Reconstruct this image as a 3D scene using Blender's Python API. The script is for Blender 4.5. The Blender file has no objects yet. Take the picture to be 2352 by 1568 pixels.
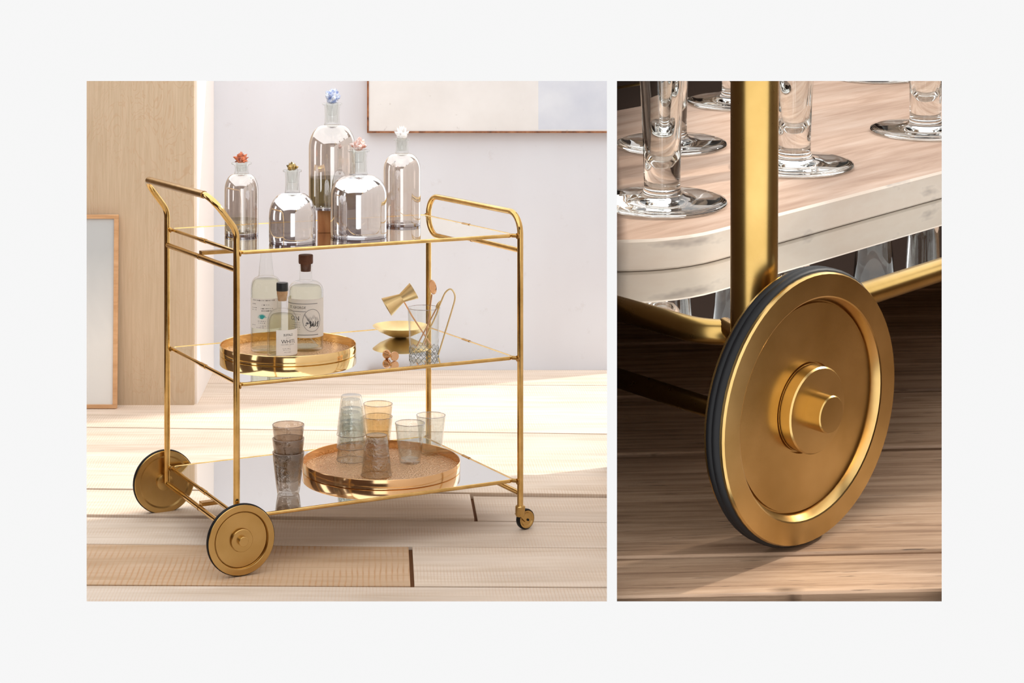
import bpy, bmesh, math, random
from math import sin, cos, pi, radians, sqrt
from mathutils import Vector, Matrix

sc = bpy.context.scene
COL = sc.collection
# ------------------------------------------------------------------ camera, world, sun, exposure
CAM_H = 1.239
cam_d = bpy.data.cameras.new('camera'); cam = bpy.data.objects.new('camera', cam_d); COL.objects.link(cam)
cam.location = (0, 0, CAM_H); cam.rotation_euler = (pi/2, 0, 0)
cam_d.sensor_width = 36.0; cam_d.lens = 3914/2352*36.0
cam_d.shift_x = (1176-879)/2352; cam_d.shift_y = (57-784)/2352
cam_d.clip_start = 0.05
sc.camera = cam

WORLD_STRENGTH = 1.90
PAGE = 0.488
w = bpy.data.worlds.new('world'); sc.world = w; w.use_nodes = True
w.node_tree.nodes['Background'].inputs[0].default_value = (1, 1, 1, 1)
w.node_tree.nodes['Background'].inputs[1].default_value = WORLD_STRENGTH

SUN_DIR = Vector((-.922*cos(radians(33)), -.387*cos(radians(33)), -sin(radians(33))))
sd = bpy.data.lights.new('sun', 'SUN'); so = bpy.data.objects.new('sun', sd); COL.objects.link(so)
sd.energy = 3.4; sd.color = (1.0, .94, .85); sd.angle = radians(2.2)
so.rotation_euler = SUN_DIR.to_track_quat('-Z', 'Y').to_euler(); so.location = (3, 7, 4)

sc.view_settings.view_transform = 'Standard'; sc.view_settings.look = 'None'
sc.view_settings.gamma = 1.0; sc.view_settings.use_curve_mapping = False
sc.view_settings.exposure = 0.0
try:
    sc.cycles.max_bounces = 14; sc.cycles.transparent_max_bounces = 40
    sc.cycles.transmission_bounces = 12; sc.cycles.glossy_bounces = 8
    sc.cycles.sample_clamp_indirect = 6.0
except Exception:
    pass

# ------------------------------------------------------------------ helpers
def lin(r, g, b):
    f = lambda c: (c/255)/12.92 if c/255 <= .04045 else (((c/255)+.055)/1.055)**2.4
    return (f(r), f(g), f(b), 1.0)

class MB:
    """collects shapes; build() links them as one mesh object"""
    def __init__(s): s.v = []; s.f = []; s.m = []
    def add(s, v, f, mi=0, M=None):
        o = len(s.v)
        s.v += [tuple(M @ Vector(p)) if M else tuple(p) for p in v]
        s.f += [tuple(i+o for i in q) for q in f]; s.m += [mi]*len(f)
        return s
    def box(s, a, b, mi=0, M=None, bev=0.0):
        bm = bmesh.new(); bmesh.ops.create_cube(bm, size=1)
        c = [(a[i]+b[i])/2 for i in range(3)]; d = [abs(b[i]-a[i]) for i in range(3)]
        for v in bm.verts: v.co = Vector((c[0]+v.co.x*d[0], c[1]+v.co.y*d[1], c[2]+v.co.z*d[2]))
        if bev: bmesh.ops.bevel(bm, geom=list(bm.edges), offset=bev, segments=2, affect='EDGES', profile=.5)
        bm.verts.index_update()
        s.add([tuple(v.co) for v in bm.verts], [[v.index for v in f.verts] for f in bm.faces], mi, M); bm.free(); return s
    def lathe(s, prof, seg=48, mi=0, M=None, closed=False):
        n = len(prof); v = []; f = []; idx = []
        for (r, z) in prof:
            if r < 1e-6: idx.append([len(v)]*seg); v.append((0, 0, z))
            else:
                idx.append(list(range(len(v), len(v)+seg)))
                v += [(r*cos(2*pi*k/seg), r*sin(2*pi*k/seg), z) for k in range(seg)]
        for i in range(n if closed else n-1):
            a, b = idx[i], idx[(i+1) % n]
            for k in range(seg):
                q = [a[k], a[(k+1) % seg], b[(k+1) % seg], b[k]]
                q2 = []
                for x in q:
                    if x not in q2: q2.append(x)
                if len(q2) > 2: f.append(q2)
        return s.add(v, f, mi, M)
    def tube(s, pts, r, seg=16, mi=0, M=None, closed=False):
        P = [Vector(p) for p in pts]; n = len(P)
        R = r if isinstance(r, (list, tuple)) else [r]*n
        T = []
        for i in range(n):
            a = P[(i-1) % n] if (closed or i > 0) else P[i]; b = P[(i+1) % n] if (closed or i < n-1) else P[i]
            T.append((b-a).normalized())
        up = Vector((0, 0, 1)) if abs(T[0].z) < .9 else Vector((1, 0, 0))
        N = (up - T[0]*up.dot(T[0])).normalized(); v = []; f = []
        for i in range(n):
            N = (N - T[i]*N.dot(T[i])).normalized(); B = T[i].cross(N)
            v += [tuple(P[i] + (N*cos(2*pi*k/seg) + B*sin(2*pi*k/seg))*R[i]) for k in range(seg)]
        for i in range(n if closed else n-1):
            j = (i+1) % n
            for k in range(seg): f.append((i*seg+k, i*seg+(k+1) % seg, j*seg+(k+1) % seg, j*seg+k))
        if not closed: f.append(tuple(range(seg))[::-1]); f.append(tuple((n-1)*seg+k for k in range(seg)))
        return s.add(v, f, mi, M)
    def build(s, name, mats, parent=None, smooth=True, M=None, ang=38):
        me = bpy.data.meshes.new(name); me.from_pydata(s.v, [], s.f)
        for m in (mats if isinstance(mats, (list, tuple)) else [mats]): me.materials.append(m)
        if any(s.m): me.polygons.foreach_set('material_index', s.m)
        bm = bmesh.new(); bm.from_mesh(me); bmesh.ops.recalc_face_normals(bm, faces=bm.faces); bm.to_mesh(me); bm.free()
        if smooth:
            me.polygons.foreach_set('use_smooth', [True]*len(me.polygons)); me.set_sharp_from_angle(angle=radians(ang))
        me.update()
        o = bpy.data.objects.new(name, me); COL.objects.link(o)
        if parent: o.parent = parent
        if M is not None: o.matrix_local = M
        return o

def fillet(pts, rad, n=8):
    """polyline with rounded inner corners"""
    P = [Vector(p) for p in pts]; out = [P[0]]
    for i in range(1, len(P)-1):
        r = rad[i-1] if isinstance(rad, (list, tuple)) else rad
        a = (P[i-1]-P[i]).normalized(); b = (P[i+1]-P[i]).normalized(); th = a.angle(b)
        d = r/math.tan(th/2); c = P[i] + (a+b).normalized()*(r/sin(th/2))
        s0 = P[i]+a*d - c; s1 = P[i]+b*d - c; tot = s0.angle(s1)
        for k in range(n+1):
            t = k/n; out.append(c + (s0*sin((1-t)*tot) + s1*sin(t*tot))/sin(tot))
    out.append(P[-1]); return out
def rrect(x0, x1, y0, y1, r, z, n=8):
    out = []
    for cx_, cy_, a0 in ((x1-r, y1-r, 0), (x0+r, y1-r, pi/2), (x0+r, y0+r, pi), (x1-r, y0+r, 3*pi/2)):
        out += [(cx_+r*cos(a0+pi/2*k/n), cy_+r*sin(a0+pi/2*k/n), z) for k in range(n+1)]
    return out
def prism(mb, outline, z0, z1, mi=0, bev=0.0):
    n = len(outline)
    if bev:
        cx_ = sum(p[0] for p in outline)/n; cy_ = sum(p[1] for p in outline)/n
        ins = []
        for i, p in enumerate(outline):
            a = Vector(outline[i-1][:2]); b = Vector(outline[(i+1) % n][:2]); t = (b-a).normalized(); nn = Vector((t.y, -t.x))
            if nn.dot(Vector(p[:2])-Vector((cx_, cy_))) > 0: nn = -nn
            ins.append((p[0]+nn.x*bev, p[1]+nn.y*bev))
        L = [[(p[0], p[1], z0+bev) for p in outline], [(p[0], p[1], z1-bev) for p in outline], [(p[0], p[1], z1) for p in ins]]
        low = [(p[0], p[1], z0) for p in ins]
        v = low + L[0] + L[1] + L[2]; f = [tuple(range(n))[::-1], tuple(range(3*n, 4*n))]
        for l in range(3):
            for i in range(n): f.append((l*n+i, l*n+(i+1) % n, (l+1)*n+(i+1) % n, (l+1)*n+i))
    else:
        v = [(p[0], p[1], z0) for p in outline] + [(p[0], p[1], z1) for p in outline]
        f = [tuple(range(n))[::-1], tuple(range(n, 2*n))] + [(i, (i+1) % n, n+(i+1) % n, n+i) for i in range(n)]
    mb.add(v, f, mi); return mb
def align(a, b):
    """matrix taking +Z from a towards b"""
    a = Vector(a); b = Vector(b)
    return Matrix.Translation(a) @ (b-a).to_track_quat('Z', 'Y').to_matrix().to_4x4()

def empty(name, M):
    o = bpy.data.objects.new(name, None); COL.objects.link(o); o.matrix_world = M; o.empty_display_size = .02; return o
def tag(o, label, cat, group=None):
    o['label'] = label; o['category'] = cat
    if group: o['group'] = group
    return o
def struct(o): o['kind'] = 'structure'; return o

# ------------------------------------------------------------------ materials
def new_mat(name):
    m = bpy.data.materials.new(name); m.use_nodes = True; nt = m.node_tree; nt.nodes.clear()
    out = nt.nodes.new('ShaderNodeOutputMaterial'); return m, nt, out
def N(nt, t, **kw):
    n = nt.nodes.new(t)
    for k, v in kw.items(): setattr(n, k, v)
    return n
def ramp(nt, src, stops):
    r = N(nt, 'ShaderNodeValToRGB'); e = r.color_ramp.elements
    while len(e) < len(stops): e.new(.5)
    for i, (p, c) in enumerate(stops): e[i].position = p; e[i].color = c if len(c) == 4 else (*c, 1)
    nt.links.new(src, r.inputs[0]); return r.outputs[0]
def coords(nt, scale=(1, 1, 1), rnd=0.0, kind='Object', rot=(0, 0, 0)):
    tc = N(nt, 'ShaderNodeTexCoord'); mp = N(nt, 'ShaderNodeMapping'); mp.inputs['Scale'].default_value = scale
    mp.inputs['Rotation'].default_value = rot
    nt.links.new(tc.outputs[kind], mp.inputs[0])
    if rnd:
        oi = N(nt, 'ShaderNodeObjectInfo'); ml = N(nt, 'ShaderNodeMath', operation='MULTIPLY'); ml.inputs[1].default_value = rnd
        nt.links.new(oi.outputs['Random'], ml.inputs[0]); nt.links.new(ml.outputs[0], mp.inputs['Location'])
    return mp.outputs[0]
def noise(nt, vec, scale, detail=4, rough=.55, dist=0.0):
    n = N(nt, 'ShaderNodeTexNoise'); n.inputs['Scale'].default_value = scale; n.inputs['Detail'].default_value = detail
    n.inputs['Roughness'].default_value = rough; n.inputs['Distortion'].default_value = dist
    nt.links.new(vec, n.inputs['Vector']); return n.outputs['Fac']
def mixc(nt, fac, a, b, mode='MIX'):
    m = N(nt, 'ShaderNodeMix', data_type='RGBA', blend_type=mode)
    for s, i in ((fac, 0), (a, 6), (b, 7)):
        if hasattr(s, 'is_output'): nt.links.new(s, m.inputs[i])
        else: m.inputs[i].default_value = s
    return m.outputs[2]
def math_(nt, op, a, b=None):
    m = N(nt, 'ShaderNodeMath', operation=op)
    for i, s in enumerate((a, b)):
        if s is None: continue
        if hasattr(s, 'is_output'): nt.links.new(s, m.inputs[i])
        else: m.inputs[i].default_value = s
    return m.outputs[0]
def bump(nt, h, strength, dist=.002):
    b = N(nt, 'ShaderNodeBump'); b.inputs['Strength'].default_value = strength; b.inputs['Distance'].default_value = dist
    nt.links.new(h, b.inputs['Height']); return b.outputs[0]
def princ(nt, out, color, rough=.5, metal=0.0, normal=None, spec=.5):
    p = N(nt, 'ShaderNodeBsdfPrincipled')
    for s, k in ((color, 'Base Color'), (rough, 'Roughness'), (metal, 'Metallic'), (spec, 'Specular IOR Level')):
        if hasattr(s, 'is_output'): nt.links.new(s, p.inputs[k])
        else: p.inputs[k].default_value = s
    if normal is not None: nt.links.new(normal, p.inputs['Normal'])
    nt.links.new(p.outputs[0], out.inputs[0]); return p

def plain(name, col, rough=.5, metal=0.0, spec=.5):
    m, nt, out = new_mat(name); princ(nt, out, col, rough, metal, None, spec); return m

def metal_mat(name, c1, c2, rough, sc_=30, rv=.1):
    m, nt, out = new_mat(name); v = coords(nt, (1, 1, 1), 7.0)
    n1 = noise(nt, v, sc_, 5); n2 = noise(nt, v, sc_*6, 3)
    col = ramp(nt, n1, [(.3, c1), (.7, c2)])
    r = math_(nt, 'MULTIPLY_ADD', n2, rv); r.node.inputs[2].default_value = rough
    princ(nt, out, col, r, 1.0); return m

def wood_mat(name, c_dark, c_mid, c_light, along=(1.0, 14.0, 14.0), saw=0.0, scale=3.0, rough=.65, knots=0.0, bstr=.25, sawscale=42.0):
    m, nt, out = new_mat(name)
    v = coords(nt, along, 31.0)
    g = noise(nt, v, scale, 8, .62, .4)
    col = ramp(nt, g, [(.25, c_dark), (.5, c_mid), (.75, c_light)])
    oi = N(nt, 'ShaderNodeObjectInfo')
    tint = ramp(nt, oi.outputs['Random'], [(0, (.84, .82, .80)), (.5, (1, .99, .97)), (1, (1.06, 1.0, .95))])
    col = mixc(nt, 1.0, col, tint, 'MULTIPLY')
    big = noise(nt, coords(nt, (.8, 2.5, 1), 17.0), 2.2, 3)
    col = mixc(nt, 1.0, col, ramp(nt, big, [(.3, (.86, .84, .83)), (.7, (1.06, 1.05, 1.04))]), 'MULTIPLY')
    h = g
    if saw:
        wv = N(nt, 'ShaderNodeTexWave', wave_type='BANDS', bands_direction='X'); wv.inputs['Scale'].default_value = sawscale
        wv.inputs['Distortion'].default_value = 2.5; wv.inputs['Detail'].default_value = 3; wv.inputs['Detail Scale'].default_value = 1.2
        nt.links.new(coords(nt, (1, .22, 1), 9.0), wv.inputs['Vector'])
        mask = ramp(nt, noise(nt, coords(nt, (1.5, 5, 1), 5.0), 2.0, 2), [(.35, (0, 0, 0)), (.65, (1, 1, 1))])
        f = math_(nt, 'MULTIPLY', ramp(nt, wv.outputs['Fac'], [(.0, (0, 0, 0)), (.75, (.15, .15, .15)), (1, (1, 1, 1))]), mask)
        f = math_(nt, 'MULTIPLY', f, saw)
        col = mixc(nt, f, col, (c_mid[0]*.74, c_mid[1]*.56, c_mid[2]*.40, 1))
        h = math_(nt, 'SUBTRACT', g, math_(nt, 'MULTIPLY', f, .8))
    if knots:
        vo = N(nt, 'ShaderNodeTexVoronoi'); vo.inputs['Scale'].default_value = 1.6
        nt.links.new(coords(nt, (1, 3.2, 1), 13.0), vo.inputs['Vector'])
        k = ramp(nt, vo.outputs['Distance'], [(.0, (1, 1, 1)), (.07, (.2, .2, .2)), (.1, (0, 0, 0))])
        col = mixc(nt, math_(nt, 'MULTIPLY', k, knots), col, tuple(x*.3 for x in c_dark[:3])+(1,))
    princ(nt, out, col, rough, 0, bump(nt, h, bstr, .003), .3); return m

def thin_glass(name, tint, gloss=(1, 1, 1), base=.05, fres=1.45, bumps=0.0, bscale=60, grad=None, rough=.02, edge=.42):
    """thin-walled glass: clear/tinted transmission plus Fresnel reflection; grad = (z0, z1, tint2) changes the tint with height"""
    m, nt, out = new_mat(name)
    tr = N(nt, 'ShaderNodeBsdfTransparent'); gl = N(nt, 'ShaderNodeBsdfGlossy'); gl.inputs['Roughness'].default_value = rough
    gl.inputs['Color'].default_value = (*gloss[:3], 1)
    mask = None
    fr = N(nt, 'ShaderNodeLayerWeight'); fr.inputs['Blend'].default_value = .5
    if grad:
        tc = N(nt, 'ShaderNodeTexCoord'); sp = N(nt, 'ShaderNodeSeparateXYZ'); nt.links.new(tc.outputs['Object'], sp.inputs[0])
        mr = N(nt, 'ShaderNodeMapRange'); mr.inputs['From Min'].default_value = grad[0]; mr.inputs['From Max'].default_value = grad[1]
        nt.links.new(sp.outputs['Z'], mr.inputs['Value']); mask = mr.outputs[0]
        nt.links.new(mixc(nt, mask, (*tint[:3], 1), (*grad[2][:3], 1)), tr.inputs['Color'])
    else:   # edge tint darkened by view angle: longer glass path and imitated refraction outlines
        nt.links.new(mixc(nt, math_(nt, 'POWER', fr.outputs['Facing'], 5.0), (*tint[:3], 1), tuple(edge*t for t in tint[:3])+(1,)), tr.inputs['Color'])
    sch = math_(nt, 'MULTIPLY', math_(nt, 'POWER', fr.outputs['Facing'], 4.0), min(.8, (fres-1)*1.3))
    fac = math_(nt, 'ADD', sch, base)
    fac.node.use_clamp = True
    if bumps:
        nb = noise(nt, coords(nt, (1, 1, 1), 3.0), bscale, 3); b = bump(nt, nb, bumps, .004)
        nt.links.new(b, gl.inputs['Normal']); nt.links.new(b, fr.inputs['Normal'])
    mx = N(nt, 'ShaderNodeMixShader'); nt.links.new(fac, mx.inputs[0]); nt.links.new(tr.outputs[0], mx.inputs[1]); nt.links.new(gl.outputs[0], mx.inputs[2])
    nt.links.new(mx.outputs[0], out.inputs[0]); return m
def solid_glass(name, col=(1, 1, 1), ior=1.48, bumps=0.0):
    m, nt, out = new_mat(name); g = N(nt, 'ShaderNodeBsdfGlass'); g.inputs['Color'].default_value = (*col, 1); g.inputs['IOR'].default_value = ior
    g.inputs['Roughness'].default_value = 0.0
    if bumps: nt.links.new(bump(nt, noise(nt, coords(nt, (1, 1, .35), 3.0), 9, 2), bumps, .01), g.inputs['Normal'])
    nt.links.new(g.outputs[0], out.inputs[0]); return m
def crystal_mat(name, c1, c2, rough=.15, metal=0.0):
    m, nt, out = new_mat(name); n = noise(nt, coords(nt), 90, 2)
    princ(nt, out, ramp(nt, n, [(.35, c1), (.65, c2)]), rough, metal); return m

MT = {}
MT['page'] = plain('page_white', (PAGE, PAGE, PAGE, 1), .9, 0, 0.0)
MT['page_back'] = plain('partition_back_brown', lin(66, 50, 42), .8, 0, .2)  # dark brown on added walls, set for streaks reflected in brass and glass
def wall_mat(name, c1, c2, c3):
    m, nt, out = new_mat(name); n = noise(nt, coords(nt, (1, 1, .5)), 1.3, 4, .6); n2 = noise(nt, coords(nt), 22, 6, .7)
    col = ramp(nt, n, [(.3, c1), (.7, c2)])
    sp = ramp(nt, n2, [(.0, (0, 0, 0)), (.62, (0, 0, 0)), (.72, (1, 1, 1))])
    col = mixc(nt, math_(nt, 'MULTIPLY', sp, .25), col, c3)
    princ(nt, out, col, .85, 0, bump(nt, n2, .12, .002), .2); return m
MT['plaster'] = wall_mat('plaster_wall', lin(215, 215, 221), lin(225, 229, 237), lin(200, 197, 199))
MT['white_paint'] = plain('white_paint', lin(246, 238, 232), .7, 0, .2)
m, nt, out = new_mat('birch_plywood')
v = coords(nt, (4.2, 1, 1.5)); nz = noise(nt, v, 2.4, 3, .5, 1.8)
rings = math_(nt, 'SINE', math_(nt, 'MULTIPLY', nz, 75.0))
line = ramp(nt, rings, [(.0, (0, 0, 0)), (.62, (0, 0, 0)), (.95, (1, 1, 1))])
msk = ramp(nt, noise(nt, coords(nt, (2, 1, 1)), 2.5, 2), [(.4, (.1, .1, .1)), (.6, (1, 1, 1))])
fine = noise(nt, coords(nt, (60, 1, 2.5)), 3, 5)
col = ramp(nt, fine, [(.3, lin(196, 173, 144)), (.7, lin(209, 187, 160))])
col = mixc(nt, math_(nt, 'MULTIPLY', math_(nt, 'MULTIPLY', line, msk), .34), col, lin(190, 150, 114))
princ(nt, out, col, .6, 0, None, .3); MT['plywood'] = m

MT['brass'] = metal_mat('aged_brass', (.55, .35, .11), (.76, .52, .21), .06, 26, .12)
MT['brass_dark'] = metal_mat('dark_brass', (.36, .20, .06), (.52, .32, .11), .2, 30, .1)
MT['brass_wheel'] = metal_mat('brushed_brass', (.47, .30, .10), (.62, .42, .17), .25, 9, .03)
MT['brass_aged'] = metal_mat('satin_aged_brass', (.46, .29, .085), (.60, .40, .14), .26, 8, .04)
MT['brass_tray'] = metal_mat('polished_brass', (.86, .62, .28), (.92, .70, .36), .08, 10, .06)
MT['copper_tray'] = metal_mat('polished_copper_brass', (.88, .55, .28), (.92, .64, .36), .10, 10, .06)
MT['copper'] = metal_mat('copper', (.75, .42, .22), (.86, .55, .33), .2, 40, .1)
MT['satin_brass'] = metal_mat('satin_brass', (.80, .60, .28), (.86, .68, .38), .36, 20, .1)
m, nt, out = new_mat('hammered_copper')
vo = N(nt, 'ShaderNodeTexVoronoi'); vo.inputs['Scale'].default_value = 210; nt.links.new(coords(nt), vo.inputs['Vector'])
princ(nt, out, (.88, .60, .38, 1), .28, 1.0, bump(nt, vo.outputs['Distance'], 1.0, .006)); MT['hammered'] = m
MT['mirror'] = plain('mirror_glass', (.88, .89, .88, 1), .012, 1.0)
MT['black'] = plain('black_rubber', (.007, .007, .008, 1), .5, 0, .2)
MT['black_gloss'] = plain('black_cap', (.015, .02, .024, 1), .35)
MT['cork'] = wood_mat('cork', lin(176, 140, 104), lin(205, 172, 135), lin(222, 194, 160), (1, 1, 1), 0, 40)
MT['dark_cork'] = wood_mat('dark_wood_cork', lin(70, 42, 30), lin(104, 70, 54), lin(128, 92, 72), (1, 1, 1), 0, 30)
MT['block'] = wood_mat('walnut_block', lin(110, 66, 36), lin(164, 106, 62), lin(196, 142, 92), (1, 1, .25), 0, 22)
MT['plank'] = wood_mat('rough_sawn_plank', lin(212, 194, 174), lin(230, 217, 203), lin(240, 229, 218), (1.0, 16, 16), .42, 2.4, .7, 0, .3)
MT['plank_red'] = wood_mat('rough_sawn_plank_striped', lin(198, 166, 132), lin(218, 190, 160), lin(230, 206, 180), (1.0, 16, 16), .8, 2.4, .7, .7, .35, 24.0)
MT['subfloor'] = plain('dark_subfloor', lin(110, 70, 36), .9)
m, nt, out = new_mat('old_dark_plank')
g1 = noise(nt, coords(nt, (1.1, 26, 26), 31.0), 3.0, 9, .66, .5); g2 = noise(nt, coords(nt, (.7, 3.0, 1), 11.0), 2.6, 4, .6)
col = ramp(nt, g1, [(.28, lin(128, 98, 76)), (.5, lin(182, 152, 125)), (.74, lin(212, 184, 158))])
col = mixc(nt, 1.0, col, ramp(nt, g2, [(.3, (.72, .68, .65)), (.55, (1, .97, .95)), (.75, (1.08, 1.05, 1.02))]), 'MULTIPLY')
cr = noise(nt, coords(nt, (4, 70, 1), 5.0), 3.2, 3, .5)
crk = ramp(nt, cr, [(.0, (0, 0, 0)), (.66, (0, 0, 0)), (.72, (1, 1, 1))])
col = mixc(nt, math_(nt, 'MULTIPLY', crk, .7), col, lin(52, 34, 24))
vo = N(nt, 'ShaderNodeTexVoronoi'); vo.inputs['Scale'].default_value = 3.2; nt.links.new(coords(nt, (1, 2.6, 1), 13.0), vo.inputs['Vector'])
kn = ramp(nt, vo.outputs['Distance'], [(.0, (1, 1, 1)), (.06, (.3, .3, .3)), (.09, (0, 0, 0))])
col = mixc(nt, math_(nt, 'MULTIPLY', kn, .75), col, lin(58, 36, 26))
princ(nt, out, col, .5, 0, bump(nt, math_(nt, 'SUBTRACT', g1, crk), .4, .004), .35); MT['dark_plank'] = m
MT['gap'] = plain('floor_gap_dark', lin(26, 16, 11), .95, 0, 0)
MT['board'] = wood_mat('whitewashed_board', lin(168, 138, 118), lin(198, 171, 152), lin(215, 194, 178), (1.4, 12, 12), 0, 2.6, .6, 0, .25)
m, nt, out = new_mat('board_edge')
n1 = noise(nt, coords(nt, (2.2, 2.2, 6)), 2.2, 4, .6)
c = ramp(nt, n1, [(.35, lin(242, 224, 206)), (.55, lin(248, 234, 218)), (.63, lin(208, 194, 182)), (.7, lin(200, 188, 178))])
princ(nt, out, c, .65, 0, bump(nt, n1, .2, .004), .2); MT['board_edge'] = m
MT['booth'] = plain('booth_dark_brown', lin(52, 38, 30), .8, 0, .2)
MT['booth_side'] = plain('booth_side_tan', lin(118, 94, 72), .8, 0, .2)
MT['frame_wood'] = wood_mat('pale_frame_wood', lin(190, 146, 104), lin(214, 172, 130), lin(228, 190, 150), (1, 1, 8), 0, 6)
MT['frame_dark'] = wood_mat('chipped_frame', lin(84, 54, 40), lin(150, 98, 66), lin(188, 134, 96), (3, 3, 3), 0, 14)
m, nt, out = new_mat('grey_abstract_canvas')
n1 = noise(nt, coords(nt, (2.2, 1, 1.6)), 1.8, 3, .55, .6)
tc = N(nt, 'ShaderNodeTexCoord'); sp = N(nt, 'ShaderNodeSeparateXYZ'); nt.links.new(tc.outputs['Object'], sp.inputs[0])
hz = ramp(nt, math_(nt, 'ADD', sp.outputs['Z'], math_(nt, 'MULTIPLY', n1, .25)), [(.35, (0, 0, 0)), (.62, (1, 1, 1))])
c = mixc(nt, hz, lin(236, 236, 234), lin(198, 202, 204))
princ(nt, out, c, .7, 0, None, .2); MT['canvas_grey'] = m
m, nt, out = new_mat('pale_colour_block_canvas')
tc = N(nt, 'ShaderNodeTexCoord'); sp = N(nt, 'ShaderNodeSeparateXYZ'); nt.links.new(tc.outputs['Object'], sp.inputs[0])
n1 = noise(nt, coords(nt), 5, 4); n2 = noise(nt, coords(nt), 26, 3)
c = ramp(nt, n1, [(.3, lin(224, 221, 219)), (.7, lin(234, 232, 231))])
c = mixc(nt, math_(nt, 'MULTIPLY', ramp(nt, n2, [(.0, (0, 0, 0)), (.68, (0, 0, 0)), (.73, (1, 1, 1))]), .35), c, lin(170, 160, 156))
blue = ramp(nt, n1, [(.3, lin(204, 209, 222)), (.7, lin(222, 226, 234))])
inx = math_(nt, 'GREATER_THAN', sp.outputs['X'], .612); inz = math_(nt, 'GREATER_THAN', sp.outputs['Z'], .012)
c = mixc(nt, math_(nt, 'MULTIPLY', inx, inz), c, blue)
princ(nt, out, c, .8, 0, None, .2); MT['canvas_block'] = m
MT['paper'] = plain('label_paper', lin(252, 250, 246), .8, 0, .1)
MT['ink'] = plain('black_ink', (.02, .02, .02, 1), .8)
MT['ink_grey'] = plain('grey_ink', lin(120, 120, 124), .8)
MT['teal'] = plain('teal_ink', lin(60, 178, 178), .7)
SM = (.66, .60, .56); 
MT['luster'] = thin_glass('smoky_luster_glass', (.82, .76, .71), (.97, .96, .96), .34, 1.5, .05, 14)
MT['luster_deep'] = thin_glass('deep_luster_glass', (.76, .72, .69), (.96, .96, .98), .52, 1.5, .05, 14)
MT['clear_neck'] = thin_glass('clear_neck_glass', (.95, .96, .95), (1, 1, 1), .05, 1.5, .1, 40)
MT['clear'] = thin_glass('clear_glass', (.97, .975, .97), (1, 1, 1), .015, 1.5)
MT['tumbler_clear'] = thin_glass('seeded_clear_glass', (.935, .955, .95), (1, 1, 1), .13, 1.45, .55, 75)
MT['tumbler_smoke'] = thin_glass('seeded_smoky_glass', (.77, .72, .67), (1, 1, 1), .10, 1.45, .5, 75)
MT['tumbler_amber'] = thin_glass('seeded_amber_glass', (.955, .915, .83), (1, 1, 1), .08, 1.45, .5, 75)
MT['tumbler_crackle'] = thin_glass('crackled_smoky_glass', (.86, .83, .77), (1, 1, 1), .14, 1.45, .9, 110)
MT['rim_dark'] = thin_glass('dark_rim', (.45, .38, .38), (.9, .9, .95), .35, 1.5)
MT['liquid'] = thin_glass('pale_spirit', (.95, .945, .86), (1, 1, 1), .0, 1.2)
MT['liquid_olive'] = thin_glass('olive_liquid', (.62, .60, .42), (1, 1, 1), .03, 1.33)
MT['foot_glass'] = solid_glass('clear_footed_glass', (.985, .99, .985), 1.46, .25)
MT['cut_line'] = plain('cut_facet_shadow', (.25, .26, .24, 1), .1, .6)

# ------------------------------------------------------------------ setting: added wall standing in for the white page border, two openings
YW = 2.2
def wx(px): return (px-879)*YW/3914
def wz(py): return CAM_H-(py-57)*YW/3914
XS = [-2.3, -.3822, .2895, .3024, .7217, 2.6]; ZS = [0.0, .4950, 1.1665, 1.60]
mb = MB(); th = .006; b_ = .0045
holes = [(XS[1], XS[2], ZS[1], ZS[2]), (XS[3], XS[4], ZS[1]+.0005, ZS[2])]
v = []; f = []
for i in range(5):
    for k in range(3):
        if k == 1 and i in (1, 3): continue
        mb.add([(XS[i], YW, ZS[k]), (XS[i+1], YW, ZS[k]), (XS[i+1], YW, ZS[k+1]), (XS[i], YW, ZS[k+1])], [(0, 1, 2, 3)], 0)
XB = [XS[0], XS[1]-b_, XS[2]+b_, XS[3]-b_, XS[4]+b_, XS[5]]; ZB_ = [ZS[0], ZS[1]-b_, ZS[2]+b_, ZS[3]]
for i in range(5):
    for k in range(3):
        if k == 1 and i in (1, 3): continue
        mb.add([(XB[i], YW+th, ZB_[k]), (XB[i+1], YW+th, ZB_[k]), (XB[i+1], YW+th, ZB_[k+1]), (XB[i], YW+th, ZB_[k+1])], [(3, 2, 1, 0)], 1)
for i in (1, 3):
    a = [(XS[i], ZS[1]), (XS[i+1], ZS[1]), (XS[i+1], ZS[2]), (XS[i], ZS[2])]
    c = [(XB[i], ZB_[1]), (XB[i+1], ZB_[1]), (XB[i+1], ZB_[2]), (XB[i], ZB_[2])]
    for k in range(4):
        p, q, r_, s_ = a[k], a[(k+1) % 4], c[(k+1) % 4], c[k]
        mb.add([(p[0], YW, p[1]), (q[0], YW, q[1]), (r_[0], YW+th, r_[1]), (s_[0], YW+th, s_[1])], [(0, 1, 2, 3)], 1)
struct(mb.build('page_border_wall', [MT['page'], MT['page_back']], smooth=False))

# back wall of the cart's room
mb = MB(); mb.box((-2.2, 6.12, -.02), (.95, 6.2, 1.45)); struct(mb.build('wall_back', MT['plaster'], smooth=False))
# projecting plywood-faced wall on the left, white painted return
mb = MB(); mb.box((-2.2, 5.555, -.02), (-.615, 5.575, 1.45)); wl = struct(mb.build('wall_left', MT['plywood'], smooth=False))
mb = MB(); mb.box((-.638, 5.5752, -.02), (-.606, 6.12, 1.45), bev=.002); mb.build('side_panel', MT['white_paint'], wl, smooth=False)

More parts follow.
